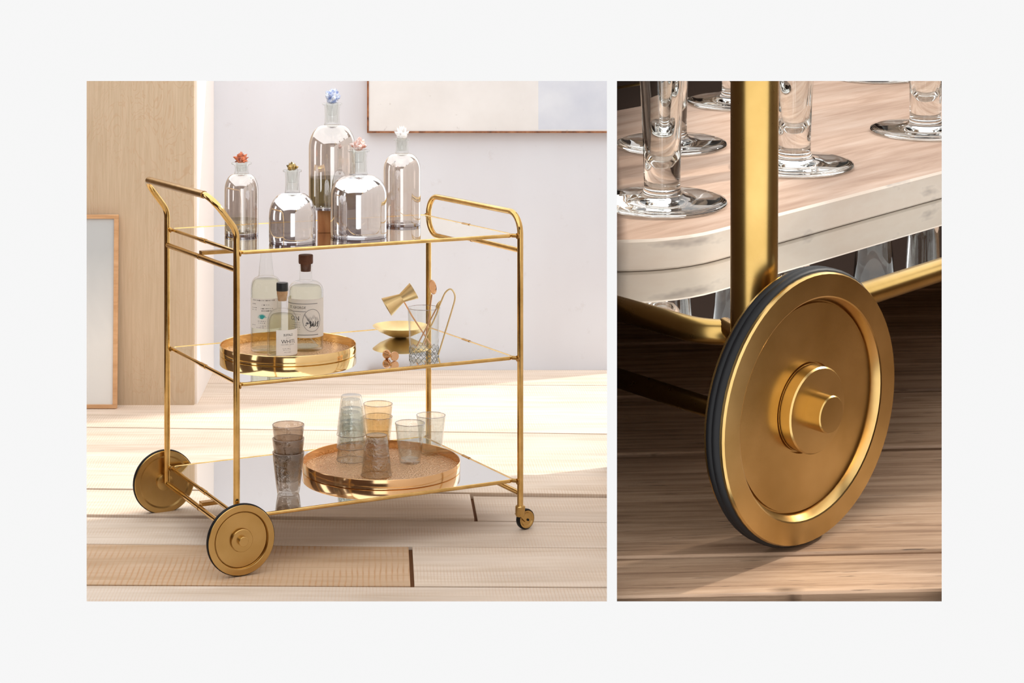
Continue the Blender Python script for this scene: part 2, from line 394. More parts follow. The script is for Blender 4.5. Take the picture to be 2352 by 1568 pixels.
mb = MB(); 
for a_, b_2 in ((2.206, 2.75), (3.15, 4.05), (4.45, 5.555)): mb.box((-1.95, a_, -.02), (-1.90, b_2, 1.60))
for a_, b_2 in ((2.75, 3.15), (4.05, 4.45)): mb.box((-1.95, a_, -.02), (-1.90, b_2, .62)); mb.box((-1.95, a_, 1.45), (-1.90, b_2, 1.60))
struct(mb.build('added_side_wall', MT['page_back'], smooth=False))  # unseen wall added to cut fill from the left; gaps reflect as bright strips
# plank floor: rows (y at left end x=-0.74, y at right end x=0.56), joints along x, height
mb = MB(); mb.box((-2.2, 2.25, -.06), (1.6, 6.12, -.010)); floor = struct(mb.build('floor', MT['subfloor'], smooth=False))
def py2y(p): return 3914*CAM_H/(p-57)
rows = [(853, 853), (880, 884), (912, 907), (950, 943), (983, 996), (1040, 1048), (1072, 1100), (1129.5, 1142.5), (1187.5, 1200), (1249, 1259), (1342, 1348), (1460, 1460)]
rows = [(py2y(a), py2y(b)) for a, b in rows]; rows[0] = (6.12, 6.12)
rows += [(3.20, 3.20), (2.85, 2.85), (2.5, 2.5), (2.27, 2.27)]
heights = [0, -.001, 0, .0015, 0, .002, .008, .0, -.0, 0, -.002, 0, 0, 0, 0]
joints = {6: [-.1], 7: [(1090-879)*4.33/3914], 8: [-1.2], 9: [(945-879)*3.9/3914], 10: [.9]}
random.seed(4)
x_l, x_r = -1.9, 1.35
def yat(row, x):
    a, b = row; return a + (b-a)*(x+.74)/1.30 if abs(a-b) < 1 else a
for i in range(len(rows)-1):
    xs = [x_l] + joints.get(i, [random.uniform(-.6, .6)] if i > 10 else []) + [x_r]
    gap = {7: .006, 6: .007, 8: .004, 9: .003, 10: .003}.get(i, .0032)
    for j in range(len(xs)-1):
        xa, xb = xs[j]+(.0045 if j else 0), xs[j+1]-(.0 if j == len(xs)-2 else .0045)
        h = heights[i]
        if i == 7 and j == 0: h = .006
        if i == 9 and j == 0: h = 0
        tp = [(xa, yat(rows[i+1], xa)+gap), (xb, yat(rows[i+1], xb)+gap), (xb, yat(rows[i], xb)-.0005), (xa, yat(rows[i], xa)-.0005)]
        mid = Vector(((xa+xb)/2, (tp[0][1]+tp[2][1])/2, h))
        o_ = [(p[0]-mid.x, p[1]-mid.y) for p in tp]
        mb = MB(); prism(mb, o_, -.0098-h, 0, bev=.0010)
        mb.build('plank', MT['plank_red'] if (i, j) in ((9, 0), (8, 0)) else MT['plank'], floor, smooth=False, M=Matrix.Translation(mid))

# ------------------------------------------------------------------ things leaning / hanging in the room
def frame_bars(root, x0, x1, z0, z1, y0, y1, bw, mat, name='frame_bar'):
    for a, b in (((x0, y0, z0), (x1, y1, z0+bw)), ((x0, y0, z1-bw), (x1, y1, z1)), ((x0, y0, z0+bw), (x0+bw, y1, z1-bw)), ((x1-bw, y0, z0+bw), (x1, y1, z1-bw))):
        MB().box(a, b, bev=.001).build(name, mat, root, smooth=False)
lean = math.atan2(.030, .62)
root = empty('leaning_picture', Matrix.Translation((-1.40, 5.497, .0015)) @ Matrix.Rotation(-lean, 4, 'X'))
tag(root, 'tall pale grey abstract picture in light wood frame leaning on the plywood wall', 'picture')
frame_bars(root, 0, .541, 0, .622, 0, .022, .0125, MT['frame_wood'])
MB().box((.012, .006, .012), (.529, .016, .61)).build('canvas', MT['canvas_grey'], root, smooth=False)
root = empty('wall_picture', Matrix.Translation((-.056, 6.085, .853)))
tag(root, 'large off-white picture with pale blue block and thin chipped brown frame on the wall', 'picture')
frame_bars(root, 0, 1.0, 0, .59, 0, .034, .0065, MT['frame_dark'])
MB().box((.006, .003, .006), (.994, .02, .584)).build('canvas', MT['canvas_block'], root, smooth=False)

# ------------------------------------------------------------------ the brass bar cart
S = 1.15
YAW = radians(25.77); X0, Y0 = -.465*S, 3.746*S; W_, L_ = .42*S, .624*S
ZT, ZM, ZB = .7215, .42135, .12005
MC = Matrix.Translation((X0, Y0, 0)) @ Matrix.Rotation(YAW, 4, 'Z')
def C3(u, v, z): return Vector((u, -v, z))                 # cart-local
def PW(u, v, z): return MC @ C3(u, v, z)                   # world point from cart coordinates

def wheel(parent, M, r, back=False, name='wheel'):
    """brass disc wheel, axle along +Z of M; r = brass face radius"""
    k = r/.1905
    P = lambda pr: [(a*k, b*k) for a, b in pr]
    face = P([(0, -.012), (.0615, -.012), (.062, -.0165), (.0638, -.0165), (.0645, -.012), (.1465, -.012), (.1472, -.0165), (.149, -.0165), (.1497, -.0120), (.1560, -.001), (.158, 0), (.1885, 0), (.1905, -.003), (.1905, -.008), (.183, -.009), (.183, -.027), (.1905, -.028), (.1905, -.033), (.186, -.036), (.16, -.036), (.15, -.03), (0, -.03)])
    wl_ = MB().lathe(face, 72).build(name, MT['brass_wheel'], parent, M=M, ang=25)
    for z0 in (-.0135, -.0225):
        pts = [(.1887*k*cos(2*pi*i/64), .1887*k*sin(2*pi*i/64), z0*k) for i in range(64)]
        MB().tube(pts, .0071*k, 10, closed=True).build('tire', MT['black'], wl_)
    MB().lathe(P([(0, -.012), (.061, -.012), (.061, .0055), (.059, .0075), (0, .0075)]), 48).build('hub', MT['brass_wheel'], wl_, ang=30)
    MB().lathe(P([(0, .007), (.0265, .007), (.0265, .0285), (.025, .030), (0, .030)]), 36).build('axle_cap', MT['brass_wheel'], wl_, ang=30)
    if back:
        MB().lathe(P([(0, -.03), (.05, -.03), (.05, -.044), (.03, -.05), (0, -.05)]), 36).build('hub', MT['brass_wheel'], wl_, ang=30)
    return wl_

cart = empty('bar_cart', MC)
tag(cart, 'three-tier brass bar cart with mirrored shelves, two big wheels and curved handle', 'bar cart')
PR = .0075; UL, UR, VB, VF = -.012, .730, .004, .494
R_W = .079
# left end tube with the outward-leaning handle
pts = fillet([C3(UL, VB, .083), C3(UL, VB, .772), C3(-.073, VB, .853), C3(-.073, VF, .853), C3(UL, VF, .772), C3(UL, VF, .083)], [.055, .045, .045, .055], 10)
MB().tube(pts, PR, 18).build('end_frame', MT['brass'], cart)
MB().tube([C3(-.073, VB+.040, .853), C3(-.073, VF-.045, .853)], .0088, 20).build('handle_grip', MT['brass_dark'], cart)
pts = fillet([C3(UR, VB, .062), C3(UR, VB, .777), C3(UR, VF, .777), C3(UR, VF, .062)], [.05, .05], 10)
MB().tube(pts, PR, 18).build('end_frame', MT['brass'], cart)
for u, z in ((UL, .684), (UL, .083), (UR, .686), (UR, .090)):
    MB().tube([C3(u, VB+PR*.8, z), C3(u, VF-PR*.8, z)], .0066, 16).build('crossbar', MT['brass'], cart)
    MB().tube([C3(u, .246, z), C3(u, .250, z)], .0074, 16).build('collar', MT['brass_dark'], cart)
for z in (.6945, .0945):
    MB().box(C3(UL, .262, z-.005), C3(UR, .242, z+.004), bev=.001).build('stretcher', MT['brass_dark'], cart, smooth=False)
for z in (ZT, ZM, ZB):
    sh = MB(); prism(sh, [(p[0], p[1]) for p in rrect(.001, L_-.001, -W_+.001, -.001, .014, 0)], z-.003, z+.003)
    sh = sh.build('shelf', MT['mirror'], cart, smooth=False)
    MB().tube(rrect(0, L_, -W_, 0, .016, z), .0046, 12, closed=True).build('rail', MT['brass'], sh)
    for u in (0, L_):
        MB().tube([C3(u, .222, z), C3(u, .258, z)], .0057, 14).build('sleeve', MT['brass_dark'] if u else MT['brass'], sh)
    for u, uu in ((.003, UL), (L_-.003, UR)):
        for vv, pv in ((.006, VB), (W_-.006, VF)):
            MB().tube([C3(u, vv, z), C3(uu, pv, z)], .005, 12).build('bracket', MT['brass_dark'], sh)
            MB().tube([C3(uu+(.009 if uu < 0 else -.009), pv, z), C3(uu+(.0055 if uu < 0 else -.0055), pv, z)], .0075, 14).build('washer', MT['brass_dark'], sh)
# wheels: axle along +v (front) / -v (back)
Rf = Matrix.Translation(C3(UL, VF+.0335, .0814)) @ Matrix.Rotation(radians(90), 4, 'X')
wheel(cart, Rf, R_W, True)
Rb = Matrix.Translation(C3(UL, VB-.0335, .0814)) @ Matrix.Rotation(radians(-90), 4, 'X')
wheel(cart, Rb, R_W, True)
# swivel casters under the right posts
def caster(u, v, ang):
    c = MB()
    c.lathe([(0, .062), (.0075, .062), (.011, .060), (.0122, .058), (.0122, .038), (.010, .034), (0, .034)], 28)
    M = Matrix.Translation(C3(u, v, 0)) @ Matrix.Rotation(ang, 4, 'Z')
    for s in (-1, 1):
        c.add([(-.010, s*.0105, .040), (.008, s*.0105, .040), (.022, s*.0105, .030), (.020, s*.0105, .0205), (.012, s*.0105, .0185), (-.002, s*.0105, .031)] +
              [(-.010, s*.0085, .040), (.008, s*.0085, .040), (.022, s*.0085, .030), (.020, s*.0085, .0205), (.012, s*.0085, .0185), (-.002, s*.0085, .031)],
              [tuple(range(6)), tuple(range(6, 12))[::-1]] + [(i, (i+1) % 6, 6+(i+1) % 6, 6+i) for i in range(6)])
    co = c.build('caster', MT['brass_wheel'], cart, M=M, ang=30)
    Mw = Matrix.Translation((.0155, 0, .0255)) @ Matrix.Rotation(radians(90), 4, 'X')
    MB().lathe([(0, -.005), (.015, -.005), (.018, -.0075), (.0215, -.0075), (.0215, .0075), (.018, .0075), (.015, .005), (0, .005)], 32).build('caster_wheel', MT['brass_wheel'], co, M=Mw, ang=30)
    MB().lathe([(.0212, -.006), (.0245, -.005), (.0253, 0), (.0245, .005), (.0212, .006)], 32).build('tire', MT['black'], co, M=Mw)
    MB().lathe([(0, -.0125), (.003, -.0125), (.003, .0125), (0, .0125)], 12).build('axle_pin', MT['black'], co, M=Mw)
caster(UR, VF, radians(8)); caster(UR, VB, radians(-30))

# ------------------------------------------------------------------ decanters on the top shelf
TOP = ZT+.0031
def dome(r0, z0, r1, z1, n=10, p=1.0):
    return [(r1+(r0-r1)*cos(pi/2*k/n)**p, z0+(z1-z0)*sin(pi/2*k/n)) for k in range(n+1)]
def crystals(parent, at, mat, seed, n, ln, rad, spread=1.2, core=.4, name='stopper'):
    random.seed(seed); mb = MB(); at = Vector(at)
    bm = bmesh.new(); bmesh.ops.create_icosphere(bm, subdivisions=2, radius=1)
    bm.verts.index_update()
    cv = [tuple(at + Vector((q.co.x*ln*core*1.2, q.co.y*ln*core*1.2, ln*core*.8+q.co.z*ln*core))*random.uniform(.92, 1.0) + Vector((0, 0, 0))*0 if False else at + Vector((q.co.x*ln*core*1.2, q.co.y*ln*core*1.2, ln*core*.8+q.co.z*ln*core*random.uniform(.85, 1.1)))) for q in bm.verts]
    mb.add(cv, [[q.index for q in fc.verts] for fc in bm.faces]); bm.free()
    for _ in range(n):
        a = random.uniform(0, 2*pi); t = random.uniform(0, spread)
        d = Vector((sin(t)*cos(a), sin(t)*sin(a), cos(t)))
        l = ln*random.uniform(.65, 1.05); r = rad*random.uniform(.6, 1.2)
        M = align(at+Vector((0, 0, ln*.25)), at+Vector((0, 0, ln*.25))+d)
        rot = random.uniform(0, pi)
        mb.add([(r*cos(rot+k*pi/3), r*sin(rot+k*pi/3), 0) for k in range(6)] + [(r*cos(rot+k*pi/3), r*sin(rot+k*pi/3), l*.62) for k in range(6)] + [(0, 0, l*.9)],
               [(k, (k+1) % 6, 6+(k+1) % 6, 6+k) for k in range(6)] + [(6+k, 6+(k+1) % 6, 12) for k in range(6)], 0, M)
    return mb.build(name, mat, parent, smooth=False)
def decanter(u, v, z, r, zs, zn, zl, rn, rl, mat, label, liquid=None, lipstyle=1):
    """r body radius, zs shoulder start, zn neck foot, zl lip height"""
    root = empty('decanter', Matrix.Translation(PW(u, v, z))); tag(root, label, 'decanter', 'crystal-stoppered decanters')
    body = [(0, .003), (r*.5, .0045), (r*.82, .003), (r*.95, .0005), (r*.995, .006), (r, .014)] + [(r, .014+(zs-.014)*k/4) for k in (1, 2, 3)] + dome(r, zs, rn*1.12, zn) 
    MB().lathe(body, 64).build('body', mat, root, ang=60)
    t = .0022
    neck = [(rn*1.12, zn), (rn*1.0, zn+.006), (rn*.97, (zn+zl)/2), (rn*1.02, zl-.008), (rl*.8, zl-.005), (rl*.97, zl-.0045), (rl, zl-.002), (rl*.95, zl), (rn*.9, zl), (rn*.8, zl-.006), (rn*.78, zn+.006)]
    MB().lathe(neck, 40).build('neck', MT['clear_neck'], root, ang=60)
    MB().lathe([(0, zl-.030), (rn*.55, zl-.030), (rn*.72, zl-.004), (rn*.8, zl+.002), (0, zl+.002)], 24).build('stopper_plug', MT['clear'], root)
    MB().lathe([(r*.90, .0), (r*.985, .0005), (r*1.0, .006), (r*.97, .008), (r*.6, .007), (r*.55, .0)], 48).build('base_ring', MT['rim_dark'], root)
    if liquid:
        MB().lathe([(0, .007), (r*.955, .007), (r*.955, liquid), (0, liquid)], 48).build('liquid', MT['liquid_olive'] if r > .058 and zl > .25 else MT['liquid'], root, ang=30)
    return root
CR = {'amber': crystal_mat('rust_orange_crystal', lin(120, 40, 20), lin(226, 130, 86), .3),
      'pyrite': crystal_mat('pyrite', lin(60, 46, 24), lin(190, 160, 100), .18, .9),
      'blue': crystal_mat('pale_blue_crystal', lin(120, 142, 196), lin(232, 238, 248), .3),
      'pink': crystal_mat('rosy_quartz', lin(196, 120, 90), lin(240, 226, 222), .3),
      'white': crystal_mat('white_quartz', lin(236, 232, 228), lin(252, 250, 248), .3)}
d = decanter(.110, .208, TOP, .0415, .108, .150, .178, .0163, .0245, MT['luster'], 'slim smoky glass decanter with a rust-orange crystal stopper on the top shelf', .04)
crystals(d, (-.002, 0, .178), CR['amber'], 3, 34, .024, .0034, 1.9, .42)
d = decanter(.167, .393, TOP, .0556, .062, .118, .172, .0165, .0225, MT['luster_deep'], 'squat dome-shaped smoky glass decanter with a dark gold pyrite stopper')
crystals(d, (0, 0, .172), CR['pyrite'], 8, 26, .017, .0042, 1.8, .5)
DB = (.343, .230)
blk = MB().box((-.036, -.036, 0), (.036, .036, .056), bev=.002).build('wood_block', MT['block'], smooth=False, M=Matrix.Translation(PW(*DB, TOP)) @ Matrix.Rotation(radians(4), 4, 'Z'))
tag(blk, 'small brown wood block under the tallest decanter on the top shelf', 'wood block')
d = decanter(*DB, TOP+.0561, .0588, .150, .209, .263, .0185, .0245, MT['luster'], 'tallest smoky glass decanter with a pale blue crystal stopper standing on a wood block', .078)
crystals(d, (0, 0, .262), CR['blue'], 5, 40, .034, .0058, 1.35, .36)
d = decanter(.354, .362, TOP, .0687, .100, .151, .211, .0205, .0265, MT['luster_deep'], 'wide silvery glass decanter with a rosy crystal stopper in front of the wood block')
crystals(d, (0, 0, .210), CR['pink'], 6, 36, .029, .0058, 1.5, .38)
d = decanter(.557, .190, TOP, .0481, .142, .184, .222, .0165, .0225, MT['luster'], 'straight smoky glass decanter with a white spiky crystal stopper near the low hoop rail')
crystals(d, (0, 0, .221), CR['white'], 9, 26, .030, .0042, 1.1, .4)

# ------------------------------------------------------------------ round trays
def tray(u, v, z, r, h, mat, floor_mat, label):
    root = empty('round_tray', Matrix.Translation(PW(u, v, z))); tag(root, label, 'tray', 'round metal trays on the cart')
    MB().lathe([(r-.003, .0), (r, .0015), (r, h-.001), (r-.0008, h), (r-.0018, h-.001), (r-.0018, .003), (r-.003, .002)], 96, closed=True).build('rim', mat, root, ang=40)
    MB().lathe([(0, .0005), (r-.002, .0005), (r-.002, .0035), (0, .0035)], 96).build('tray_floor', floor_mat, root, ang=30)
MID = ZM+.0031; BOT = ZB+.0031
tray(.236, .201, MID, .169, .0245, MT['brass_tray'], MT['hammered'], 'round polished brass tray holding spirit bottles on the middle shelf')
tray(.468, .252, BOT, .1985, .0245, MT['copper_tray'], MT['hammered'], 'round copper-toned tray with hammered floor holding tumblers on the lowest shelf')

# ------------------------------------------------------------------ bottles with paper labels
def wrap(o_me, r, a0, z0):
    for vt in o_me.vertices:
        a = a0 + vt.co.x/r; rr = r+vt.co.z
        y = vt.co.y; vt.co = (rr*cos(a), rr*sin(a), z0+y)
def text_part(s, size, r, a0, z0, mat, parent, align_='CENTER', sx=1.0):
    c = bpy.data.curves.new('lettering', 'FONT'); c.body = s; c.size = size; c.align_x = align_; c.align_y = 'CENTER'; c.offset = .0001
    t = bpy.data.objects.new('lettering', c); me = bpy.data.meshes.new_from_object(t); bpy.data.objects.remove(t)
    bm = bmesh.new(); bm.from_mesh(me); bmesh.ops.subdivide_edges(bm, edges=[e for e in bm.edges if e.calc_length() > .004], cuts=2); bm.to_mesh(me); bm.free()
    for vt in me.vertices: vt.co.x *= sx
    wrap(me, r+.0007, a0, z0); me.materials.clear(); me.materials.append(mat)
    o = bpy.data.objects.new('lettering', me); COL.objects.link(o); o.parent = parent; return o
def patch(name, r, a0, a1, z0, z1, mat, parent, t=.0004):
    n = max(2, int(abs(a1-a0)/.08)); mb = MB(); v = []; f = []
    for rr in (r, r+t):
        for k in range(n+1):
            a = a0+(a1-a0)*k/n; v += [(rr*cos(a), rr*sin(a), z0), (rr*cos(a), rr*sin(a), z1)]
    o_ = 2*(n+1)
    for k in range(n):
        f += [(o_+2*k, o_+2*k+2, o_+2*k+3, o_+2*k+1), (2*k+1, 2*k+3, 2*k+2, 2*k), (2*k, 2*k+2, o_+2*k+2, o_+2*k), (2*k+1, o_+2*k+1, o_+2*k+3, 2*k+3)]
    f += [(0, o_, o_+1, 1), (2*n, 2*n+1, o_+2*n+1, o_+2*n)]
    return mb.add(v, f).build(name, mat, parent)
def strokes(r, a0, z0, width, n, seed, parent, mat, h=.0011):
    """illegible small print: a broken line of tiny marks"""
    random.seed(seed); mb = MB(); x = -width/2
    for _ in range(n):
        l = width/n*random.uniform(.4, .85); aa, ab = a0+x/r, a0+(x+l)/r; hh = h*random.uniform(.6, 1.2); rr = r+.0007
        mb.add([(rr*cos(aa), rr*sin(aa), z0-hh), (rr*cos(ab), rr*sin(ab), z0-hh), (rr*cos(ab), rr*sin(ab), z0+hh), (rr*cos(aa), rr*sin(aa), z0+hh)], [(0, 1, 2, 3)])
        x += width/n
    return mb.build('small_print', mat, parent, smooth=False)
def bottle(u, v, z, prof, label, liq, lmat):
    root = empty('spirit_bottle', Matrix.Translation(PW(u, v, z))); tag(root, label, 'bottle', 'spirit bottles on the brass tray')
    MB().lathe(prof, 56).build('glass_body', MT['clear'], root, ang=60)
    if liq: MB().lathe([(0, .008), (liq[0], .008)] + [(liq[0], liq[1])] + liq[2] + [(0, liq[2][-1][1] if liq[2] else liq[1])], 48).build('liquid', lmat, root, ang=50)
    return root
CAMA = -pi/2           # angle on a bottle that faces the viewer
ZTR = MID+.0037
# gin bottle
r = .0435
pr = [(0, .002), (r*.9, .0005), (r, .004), (r, .148)] + dome(r, .148, .0165, .172, 8) + [(.0155, .178), (.0150, .205), (.0165, .207), (.0165, .214), (.0155, .2145)]
g = bottle(.288, .191, ZTR, pr, 'clear bottle with a wide white emblem label and dark wood stopper on the brass tray', (r*.93, .146, dome(r*.93, .146, .03, .160, 5)), MT['liquid'])
MB().lathe([(0, .195), (.0125, .195), (.0135, .214), (.0175, .2145), (.0182, .218), (.0182, .235), (.0172, .2365), (0, .2365)], 32).build('stopper', MT['dark_cork'], g, ang=30)
MB().lathe([(0, .009), (.032, .009), (.006, .036), (0, .037)], 24).build('punt', MT['clear'], g, ang=30)
lb = patch('label', r+.0003, CAMA-2.1, CAMA+1.5, .036, .131, MT['paper'], g)
rr = r+.0007
patch('label_rule', rr, CAMA-1.4, CAMA+.75, .1195, .1207, MT['ink_grey'], lb); patch('label_rule', rr, CAMA-1.4, CAMA+.05, .1005, .1017, MT['ink_grey'], lb)
patch('label_rule', rr, CAMA-1.4, CAMA+.8, .0425, .0440, MT['ink_grey'], lb)
text_part('ST. GEORGE', .0088, r, CAMA-.50, .1105, MT['ink'], lb)
text_part('GIN', .0150, r, CAMA-.62, .0835, MT['ink'], lb)
for i, z in enumerate((.094, .0735, .068, .0625, .057)): strokes(r, CAMA-.55, z, .026, 6, i+3, lb, MT['ink_grey'], .0007)
# round landscape emblem
mb = MB(); ca = CAMA+.42; cz = .079
def on(x, y, d=.0008): a = ca+x/r; return ((r+d)*cos(a), (r+d)*sin(a), cz+y)
ring = [on(.0235*cos(2*pi*k/48), .0275*sin(2*pi*k/48), .0009) for k in range(48)]
mb.tube(ring, .0005, 5, closed=True)
def tri(pts, d=.001): mb.add([on(x, y, d) for x, y in pts], [tuple(range(len(pts)))])
for sx_, sy in ((-.006, .006), (.004, .010), (.012, .005)):
    for k in range(5): tri([(sx_-.006+k*.003, sy-.006), (sx_-.0052+k*.003, sy-.006), (sx_+(k-2)*.0006, sy+.004)])
random.seed(2)
for k in range(26):
    x = random.uniform(-.017, .017); y = random.uniform(-.018, -.003); s_ = random.uniform(.0015, .0035)
    tri([(x-s_, y-s_), (x+s_, y-s_*.6), (x+s_*.3, y+s_)])
for k in range(10): tri([(-.02+k*.0015, .012-k*.0022), (-.0185+k*.0015, .012-k*.0022), (-.017+k*.0012, .018-k*.0018)])
mb.build('emblem', MT['ink_grey'], lb, smooth=False)
mb = MB()
for k in range(3): mb.add([on(-.006+k*.006, -.014, .0011), on(-.003+k*.006, -.014, .0011), on(-.003+k*.006, -.003, .0011), on(-.0045+k*.006, -.001, .0011)], [(0, 1, 2, 3)])
mb.build('emblem_figures', MT['ink'], lb, smooth=False)
# tall tequila-style bottle
r = .0385
pr = [(0, .002), (r*.85, .0005), (r*.97, .003), (r, .009), (r, .152), (r*.985, .158)] + dome(r*.98, .158, .0205, .186, 8) + [(.0185, .190), (.0165, .215), (.0135, .240), (.0128, .262), (.0145, .263), (.0145, .270), (.0135, .271)]
g = bottle(.189, .172, ZTR, pr, 'tall clear bottle with handwritten-style label and teal leaf mark behind the small bottle', (r*.93, .156, dome(r*.93, .156, .024, .180, 5)), MT['liquid'])
MB().lathe([(0, .255), (.0115, .255), (.0125, .270), (.0150, .2705), (.0150, .283), (0, .284)], 28).build('stopper', MT['cork'], g, ang=30)
lb = patch('label', r+.0003, CAMA-1.3, CAMA+1.3, .062, .136, MT['paper'], g)
for i, (a, z, wd, n_) in enumerate(((-.1, .132, .060, 16), (-.75, .123, .013, 3), (.05, .121, .020, 4), (-.75, .1135, .017, 4), (.15, .112, .032, 7), (-.75, .1085, .014, 3), (.1, .1065, .026, 8), (-.2, .081, .020, 5), (-.2, .0765, .018, 4), (-.8, .071, .012, 3), (-.1, .069, .016, 3), (-.3, .065, .02, 4))):
    strokes(r, CAMA+a, z, wd, n_, 20+i, lb, MT['ink'] if z > .1 else MT['ink_grey'], .0011)
mb = MB(); ca = CAMA-.2; cz = .0875
for k in range(9):
    t = radians(18+k*18); c0 = Vector((0, 0)); d2 = Vector((cos(t), sin(t))); nn = Vector((-d2.y, d2.x))
    mb.add([((r+.0009)*cos(ca+q.x/r), (r+.0009)*sin(ca+q.x/r), cz+q.y) for q in (nn*.0016, -nn*.0016, d2*.008-nn*.0014, d2*.0125, d2*.008+nn*.0014)], [(0, 1, 2, 3, 4)])
mb.build('leaf_mark', MT['teal'], lb, smooth=False)
# small bottle with black cap
r = .0365
pr = [(0, .004), (r*.6, .004), (r*.9, .0005), (r, .004), (r, .084)] + dome(r, .084, .0135, .116, 8) + [(.0125, .122), (.0122, .140), (.0138, .142), (.0138, .149), (.012, .1495)]
g = bottle(.201, .218+.03, ZTR, pr, 'small clear bottle with black cap and cream label reading WHITE on the brass tray', (r*.9, .080, dome(r*.9, .080, .02, .104, 5)), MT['liquid'])
MB().lathe([(0, .136), (.0105, .136), (.0125, .150), (.0135, .152), (.0135, .160), (0, .160)], 28).build('cork', MT['cork'], g, ang=30)
MB().lathe([(0, .1602), (.0142, .1602), (.0146, .162), (.0146, .178), (.0138, .180), (0, .180)], 32).build('cap', MT['black_gloss'], g, ang=30)
lb = patch('label', r+.0003, CAMA-.35, CAMA+1.5, .008, .070, MT['paper'], g)
text_part('BUFFALO', .0082, r, CAMA+.48, .0575, MT['ink'], lb, sx=.72)
text_part('WHITE', .0125, r, CAMA+.52, .0415, MT['ink'], lb)
for i, (a, z, wd, n_) in enumerate(((.5, .0505, .012, 3), (.45, .0345, .034, 14), (.55, .031, .014, 2), (.4, .025, .022, 5), (.4, .0215, .020, 5), (.45, .016, .018, 6))): strokes(r, CAMA+a, z, wd, n_, 40+i, lb, MT['ink'] if i == 2 else MT['ink_grey'], .0008)

# ------------------------------------------------------------------ tumblers
TP = dict(h=.100, rb=.0262, rt=.0382)
def tumbler_mesh(mb):
    h, rb, rt = TP['h'], TP['rb'], TP['rt']; t = .0016
    out = [(0, .0), (rb*.93, .0), (rb, .002)] + [(rb+(rt-rb)*(k/5)**.9, .002+(h-.003)*k/5) for k in range(1, 6)]
    inn = [(rt-.0006, h), (rt-t, h-.001)] + [(rb-t+(rt-rb)*(k/5)**.9, .010+(h-.011)*k/5) for k in (4, 3, 2, 1)] + [(rb-t-.002, .010), (0, .009)]
    return mb.lathe(out+inn, 48)
def tumbler(p, mat, label, group, inverted=False, rimmat=None):
    M = Matrix.Translation(p)
    if inverted: M = M @ Matrix.Translation((0, 0, TP['h'])) @ Matrix.Rotation(pi, 4, 'X')
    M = M @ Matrix.Rotation(random.uniform(0, 6), 4, 'Z')
    root = empty('tumbler', M); tag(root, label, 'glass', group)
    tumbler_mesh(MB()).build('glass_body', mat, root, ang=50)
    rt = TP['rt']-.0008
    MB().tube([(rt*cos(2*pi*k/48), rt*sin(2*pi*k/48), TP['h']) for k in range(48)], .0008, 6, closed=True).build('rim', rimmat or MT['rim_dark'], root)
    if inverted and rimmat:
        rb = TP['rb']-.001
        MB().tube([(rb*cos(2*pi*k/48), rb*sin(2*pi*k/48), .0012) for k in range(48)], .0012, 6, closed=True).build('base_edge', rimmat, root)
    return root
random.seed(12)
NEST = .0325
for i, nm in enumerate(('lowest', 'middle', 'topmost')):
    tumbler(PW(.170, .361, BOT+i*NEST), MT['tumbler_smoke'], f'smoky brown tumbler, {nm} of the upright stack beside the copper tray', 'stacked smoky tumblers')
ZBT = BOT+.0037
for i, nm in enumerate(('lowest', 'middle', 'topmost')):
    tumbler(PW(.432, .151, ZBT+i*NEST), MT['tumbler_clear'], f'upside-down clear tumbler, {nm} of the inverted stack on the copper tray', 'inverted clear tumblers', True)
for i, nm in enumerate(('lower', 'upper')):
    tumbler(PW(.514, .137, ZBT+i*NEST), MT['tumbler_amber'], f'pale amber tumbler, {nm} of the two stacked behind the inverted clear ones', 'stacked amber tumblers')
tumbler(PW(.425, .314, ZBT), MT['tumbler_crackle'], 'single upside-down crackled smoky tumbler with dark rim on the copper tray', 'single tumblers on the copper tray', True, MT['brass_dark'])
tumbler(PW(.556, .238, ZBT), MT['tumbler_clear'], 'clear upright tumbler on the copper tray between the inverted smoky one and another clear one', 'single tumblers on the copper tray')
tumbler(PW(.644, .184, ZBT), MT['tumbler_clear'], 'clear upright tumbler at the rim of the copper tray nearest the casters', 'single tumblers on the copper tray')

# ------------------------------------------------------------------ mixing glass, bar tools, bowl
gp = PW(.537, .353, MID)
root = empty('mixing_glass', Matrix.Translation(gp)); tag(root, 'clear straight mixing glass with diamond-cut base holding copper bar tools', 'glass')
MB().lathe([(0, 0), (.034, 0), (.0362, .002), (.0365, .022), (.0402, .113), (.0398, .114), (.0388, .113), (.0348, .022), (.032, .018), (0, .017)], 56).build('glass_body', MT['clear'], root, ang=40)
mb = MB()
for k in range(16):
    for sgn in (1, -1):
        a0 = 2*pi*k/16
        mb.tube([((.0366)*cos(a0+sgn*t*.39), (.0366)*sin(a0+sgn*t*.39), .002+t*.017) for t in (0, .33, .66, 1)], .0006, 5)
mb.build('cut_pattern', MT['cut_line'], root)
MB().tube([(.0400*cos(2*pi*k/48), .0400*sin(2*pi*k/48), .1138) for k in range(48)], .0006, 6, closed=True).build('rim', MT['rim_dark'], root)
def G(dx, dy, dz): return gp + Vector((dx, dy, dz))
